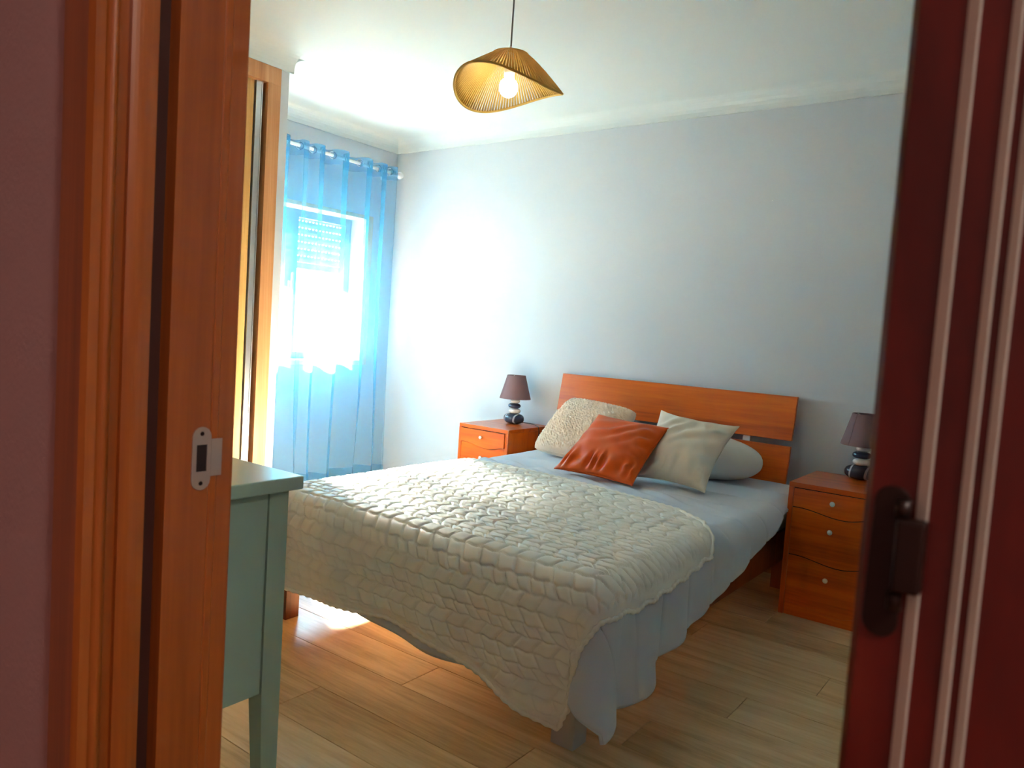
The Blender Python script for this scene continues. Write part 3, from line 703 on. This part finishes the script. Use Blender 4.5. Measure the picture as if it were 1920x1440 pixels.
# throw blanket with embossed braid pattern
n, m = 440, 440
S, T = np.meshgrid(np.linspace(0, 1, n), np.linspace(0, 1, m), indexing='ij')
LIFT = 0.017
Amin = RX0 - Q - 0.10
# right overhang and both ends vary along the cloth
Xs = -2.68 + (-0.93 + 2.68) * S
Bmax = np.interp(S, [0, 0.10, 0.55, 0.85, 0.93, 1.0], [3.10, 3.08, 2.97, 2.86, 2.76, 2.57])
Lf = np.interp(S, [0, 0.2, 0.35, 0.55, 0.70, 0.82, 0.92, 1.0], [0.235, 0.245, 0.240, 0.215, 0.240, 0.28, 0.325, 0.345])
Bmin = RY0 - Q - Lf
B = Bmax + (Bmin - Bmax) * T
ovr = np.interp(B, [1.40, 1.45, 1.60, 1.74, 1.83, 1.95, 2.2, 2.55, 3.1], [-0.030, -0.020, 0.030, 0.078, 0.118, 0.130, 0.125, 0.098, 0.098])
Amax = RX1 + ovr + 0.004 * np.sin(B * 55)
A = Amin + (Amax - Amin) * S
for far in (False, True):                                   # round off the two right-hand corners of the cloth
    rc_ = 0.022; pq = np.clip((A - (Amax - rc_)) / rc_, 0, 1); qq = np.clip(((Bmin + rc_) - B) / rc_, 0, 1) if not far else np.clip((B - (Bmax - rc_)) / rc_, 0, 1)
    ff = np.where((pq > 0) & (qq > 0), np.maximum(pq, qq) / (np.hypot(pq, qq) + 1e-9), 1.0)
    A = np.where(ff < 1, Amax - rc_ + rc_ * pq * ff, A)
    B = np.where(ff < 1, (Bmin + rc_ - rc_ * qq * ff) if not far else (Bmax - rc_ + rc_ * qq * ff), B)
P = drape(A, B, LIFT)
Nn = normals(P)
def braid(u, v):
    h = np.zeros_like(u); k = np.floor(v / 0.122); vf = v - k * 0.122
    # wide chevron row (two mirrored half rows) and a narrow plait row
    for lo, hi, sl, pit, ph in ((0.0, 0.044, 0.62, 0.068, 0.0), (0.044, 0.088, -0.62, 0.068, 0.5), (0.088, 0.122, 0.95, 0.046, 0.2)):
        q = (vf - lo) / (hi - lo); inside = (q >= 0) & (q < 1)
        c = (u + sl * (vf - lo)) / pit + ph; cf = c - np.floor(c)
        edge = (1 - np.abs(2 * cf - 1) ** 7) * (1 - np.abs(2 * np.clip(q, 0, 1) - 1) ** 8)
        h = np.where(inside, edge, h)
    return h
vw = 0.010 * np.sin(A * 2 * PI / 0.068) * 0.25
rel = braid(A + 0.004 * np.sin(B * 40), B + vw + 0.01 * np.sin(A * 3.1))
edge_m = np.minimum.reduce([S * 1.75, (1 - S) * 1.75, T * 1.6, (1 - T) * 1.6]); em = np.clip((edge_m - 0.02) / 0.02, 0, 1)
big = 0.006 * np.clip((RY0 + 0.02 - B) / 0.2, 0, 1) * (1 + np.sin(A * 16 + 6 * B)) * np.clip((-1.75 - A) / 0.3, 0, 1) * 2
P = P + Nn * (0.0095 * rel * em + big)[..., None]
tw = thing('throw_blanket', (-1.82, 2.4, 0.5), 'cream plush throw blanket with braided relief over the bed foot', 'blanket')
grid_obj('cloth', P, 'throw', tw, (-1.82, 2.4, 0.5))
bd = np.concatenate([P[:-1:2, 0], P[-1, :-1:2], P[:0:-2, -1], P[0, :0:-2]])
rr = [0.0075 + 0.0018 * math.sin(i * 1.3) for i in range(len(bd))]
link('hem', MB().tube([tuple(p) for p in bd], rr, 8, True), 'throw', tw, True)

# ------------------------------------------------------------------ cushions and pillows
def cushion(name, BL, BR, TR, TL, t, mat, label, cat, c=0.07, ex=0.42, wr=0.004, seed=0, n=90, pinch=0.0, wf=20, gather=0.0, boxy=0.0, fuzz=0.0):
    BL, BR, TR, TL = map(np.array, (BL, BR, TR, TL)); rs = np.random.RandomState(seed)
    u = np.sin(np.linspace(-PI / 2, PI / 2, n)); U, V = np.meshgrid(u, u, indexing='ij')
    Uc = U * (1 - c * (1 - V ** 2)); Vc = V * (1 - c * (1 - U ** 2))
    if boxy > 0:      # rounded outline
        rfac = 1 - boxy * (np.abs(U) ** 6 * np.abs(V) ** 6); Uc, Vc = U * rfac, V * rfac
    a, b = (Uc + 1) / 2, (Vc + 1) / 2
    base = (1 - a)[..., None] * (1 - b)[..., None] * BL + a[..., None] * (1 - b)[..., None] * BR + a[..., None] * b[..., None] * TR + (1 - a)[..., None] * b[..., None] * TL
    nrm = np.cross(BR - BL, TL - BL); nrm = nrm / np.linalg.norm(nrm)
    if nrm[1] > 0: nrm = -nrm
    prof = (np.clip((1 - U ** 2), 0, 1) * np.clip((1 - V ** 2), 0, 1)) ** ex
    w = 0
    for k in range(22):
        an = rs.uniform(0, 2 * PI); f = rs.uniform(3, wf); w = w + np.sin(f * (U * math.cos(an) + V * math.sin(an)) + rs.uniform(0, 6)) / f ** 0.8
    env = np.clip(prof * 1.6, 0, 1)
    ga = gather * (np.sin(U * 24 + 2.5 * np.sin(V * 3) + 2.2 * np.sin(U * 7)) * np.exp(-((V + 0.72) / 0.24) ** 2) + 0.6 * np.sin(V * 20 + 3 * U) * np.exp(-((U - 0.8) / 0.2) ** 2))
    crease = wr * 1.3 * np.sin(14 * (V - 0.55 * U) + 2.2 * np.sin(3 * U + seed)) * np.exp(-((V - 0.35) / 0.5) ** 2)
    fz = 0
    if fuzz > 0:
        for k in range(60):
            an = rs.uniform(0, 2 * PI); f = rs.uniform(45, 115); fz = fz + np.sin(f * (U * math.cos(an) + V * math.sin(an)) + rs.uniform(0, 6))
        fz = fuzz * np.clip(fz / 5.5, -1.5, 1.5)
    front = base + nrm * (t / 2 * prof + env * (wr * w + ga + crease + fz))[..., None]
    back = base - nrm * (t / 2 * prof)[..., None]
    mb = MB(); vs = front.reshape(-1, 3).tolist(); idx = np.arange(n * n).reshape(n, n); bidx = idx.copy()
    inner = back[1:-1, 1:-1].reshape(-1, 3).tolist(); bidx[1:-1, 1:-1] = np.arange(n * n, n * n + (n - 2) ** 2).reshape(n - 2, n - 2)
    vs += inner; fs = []
    for i in range(n - 1):
        for j in range(n - 1):
            fs.append((idx[i, j], idx[i + 1, j], idx[i + 1, j + 1], idx[i, j + 1])); fs.append((bidx[i, j], bidx[i, j + 1], bidx[i + 1, j + 1], bidx[i + 1, j]))
    mb.v = [tuple(p) for p in vs]; mb.f = [tuple(int(q) for q in f) for f in fs]
    root = thing(name, tuple((BL + BR) / 2), label, cat, 'cushions and pillows at the headboard')
    link('cover', mb, mat, root, True)
    ring = np.concatenate([front[:-1, 0], front[-1, :-1], front[:0:-1, -1], front[0, :0:-1]])
    link('seam', MB().tube([tuple(p) for p in ring[::2]], 0.0025, 6, True), mat, root, True)
    return root
cushion('fleece_cushion', (-2.43, 3.53, 0.555), (-1.98, 3.48, 0.555), (-1.93, 3.80, 0.802), (-2.375, 3.82, 0.830), 0.17, 'fur', 'beige fleece cushion leaning on the headboard behind the orange one', 'cushion', c=0.02, ex=0.27, wr=0.003, seed=1, boxy=0.03, fuzz=0.0026, n=220)
cushion('velvet_cushion', (-2.025, 3.135, 0.545), (-1.565, 3.085, 0.545), (-1.560, 3.42, 0.789), (-1.962, 3.43, 0.808), 0.13, 'velvet', 'orange velvet cushion leaning at the front of the pillows', 'cushion', c=0.07, ex=0.45, wr=0.0035, seed=2, gather=0.0095)
cushion('cotton_cushion', (-1.69, 3.28, 0.545), (-1.285, 3.25, 0.542), (-1.270, 3.58, 0.824), (-1.683, 3.58, 0.855), 0.15, 'cream', 'creased cream cotton cushion right of the orange one', 'cushion', c=0.13, ex=0.45, wr=0.0065, seed=4, gather=0.006, n=110)
pw_ = MB().sphere((-1.52, 3.74, 0.632), 0.325, 0.175, 0.112, 44, 24, 0.86)
rs = np.random.RandomState(3)
pv = np.array(pw_.v); q = pv - np.array([-1.52, 3.74, 0.632])
wv = 0
for k in range(16):
    an = rs.normal(size=3); an /= np.linalg.norm(an); f = rs.uniform(12, 45); wv = wv + np.sin(q @ an * f + rs.uniform(0, 6)) / f ** 0.7
qn = q / np.linalg.norm(q, axis=1, keepdims=True); pv = pv + qn * (wv * 0.008)[:, None]
pw_.v = [tuple(p) for p in pv]
pr = thing('pillow', (-1.52, 3.74, 0.52), 'plump white round-ended pillow behind the cream cushion', 'pillow', 'cushions and pillows at the headboard')
link('pillowcase', pw_, 'white_pillow', pr, True)

# ------------------------------------------------------------------ pendant lamp
PX, PY, PZ = -1.811, 2.30, 2.246
pn = thing('pendant_lamp', (PX, PY, ZC), 'woven raffia pendant lamp with wavy brim hanging over the bed', 'pendant lamp')
ac = math.atan2(-PY, -PX)            # direction from lamp to viewpoint side of the room
nth, nr = 672, 14
cords = 84
TH, Rr = np.meshgrid(np.linspace(0, 2 * PI, nth + 1), np.linspace(0, 1, nr), indexing='ij')
rtop, rrim = 0.068, 0.205
rad = rtop + (rrim - rtop) * Rr
local = TH - (ac - PI / 2)           # 0 = right, pi/2 = towards the doorway
zr = -0.128 * Rr ** 1.05 + 0.034 * np.sin(2 * local) * Rr ** 1.6 + 0.010 * np.sin(local) * Rr + 0.004 * np.sin(PI * Rr)
Ps = np.stack([PX + rad * np.cos(TH), PY + rad * np.sin(TH), PZ + zr], -1)
sm_ = MB(); NC = 112
for k in range(NC):
    th = 2 * PI * k / NC; t_ = np.linspace(0, 1, 7); lo = th - (ac - PI / 2)
    rr_ = rtop + (rrim - rtop) * t_
    zz_ = -0.128 * t_ ** 1.05 + 0.034 * np.sin(2 * lo) * t_ ** 1.6 + 0.010 * np.sin(lo) * t_ + 0.004 * np.sin(PI * t_)
    sm_.tube([(PX + a_ * math.cos(th), PY + a_ * math.sin(th), PZ + b_) for a_, b_ in zip(rr_, zz_)], [0.0018 + 0.0025 * q_ for q_ in t_], 6)
sho = link('shade_cords', sm_, 'raffia', pn, True); sho['kind'] = 'stuff'; sho['label'] = 'golden raffia cords fanned around the lamp brim'
cap_ = np.stack([PX + (rtop * Rr) * np.cos(TH), PY + (rtop * Rr) * np.sin(TH), PZ + 0.006 * (1 - Rr ** 2)], -1)
link('crown', MB().grid(cap_[::4, 3:]), 'raffia', pn, True)
link('rim', MB().tube([tuple(p) for p in Ps[:-1:6, -1]], 0.0048, 8, True), 'raffia', pn, True)
link('rim', MB().tube([tuple(p) for p in Ps[:-1:8, 0]], 0.0035, 6, True), 'raffia', pn, True)
link('cord', MB().tube([(PX, PY, PZ + 0.03), (PX, PY, ZC - 0.02)], 0.0032, 8), 'cord_grey', pn, True)
link('cord_grip', MB().lathe([(0.010, 0.002), (0.0095, 0.012), (0.006, 0.022), (0.004, 0.032)], (PX, PY, PZ), 16), 'white_plastic', pn, True)
link('socket', MB().lathe([(0.012, 0.0), (0.020, -0.012), (0.020, -0.055), (0.022, -0.06), (0.018, -0.09)], (PX, PY, PZ), 20), 'white_plastic', pn, True)
link('bulb', MB().sphere((PX, PY, PZ - 0.119), 0.036, 0.036, 0.037, 24, 16), 'bulb', pn, True)
link('ceiling_rose', MB().lathe([(0.045, 0.0), (0.045, -0.012), (0.03, -0.022), (0.005, -0.026)], (PX, PY, ZC - 0.0005), 24), 'white_plastic', pn, True)

# ------------------------------------------------------------------ small things
nl = MB().lathe([(0.0012, 0), (0.0012, 0.012), (0.003, 0.0125), (0.003, 0.0145), (0.0004, 0.015)], (0, 0, 0), 10)
nl.v = [(-1.376 + a, YB - c, 1.998 + b) for a, b, c in nl.v]
tag(link('nail', nl, 'white_metal', None, True, origin=(-1.376, YB, 1.998)), 'small pale nail head on the bare grey wall', 'nail')
hl = thing('added_hall_lamp', (1.15, -0.2, 2.5), 'added round ceiling lamp lighting the hall, unseen behind the viewpoint', 'ceiling lamp')  # lamp added behind the camera to brighten the hall
link('fill_dome', MB().lathe([(0.13, 0.0), (0.125, -0.03), (0.10, -0.06), (0.05, -0.078), (0.002, -0.082)], (1.15, -0.2, 2.485), 28), 'hall_fill', hl, True)
link('fill_mount_ring', MB().lathe([(0.145, 0.0), (0.145, -0.016), (0.12, -0.016)], (1.15, -0.2, 2.4995), 28), 'white_metal', hl, True)
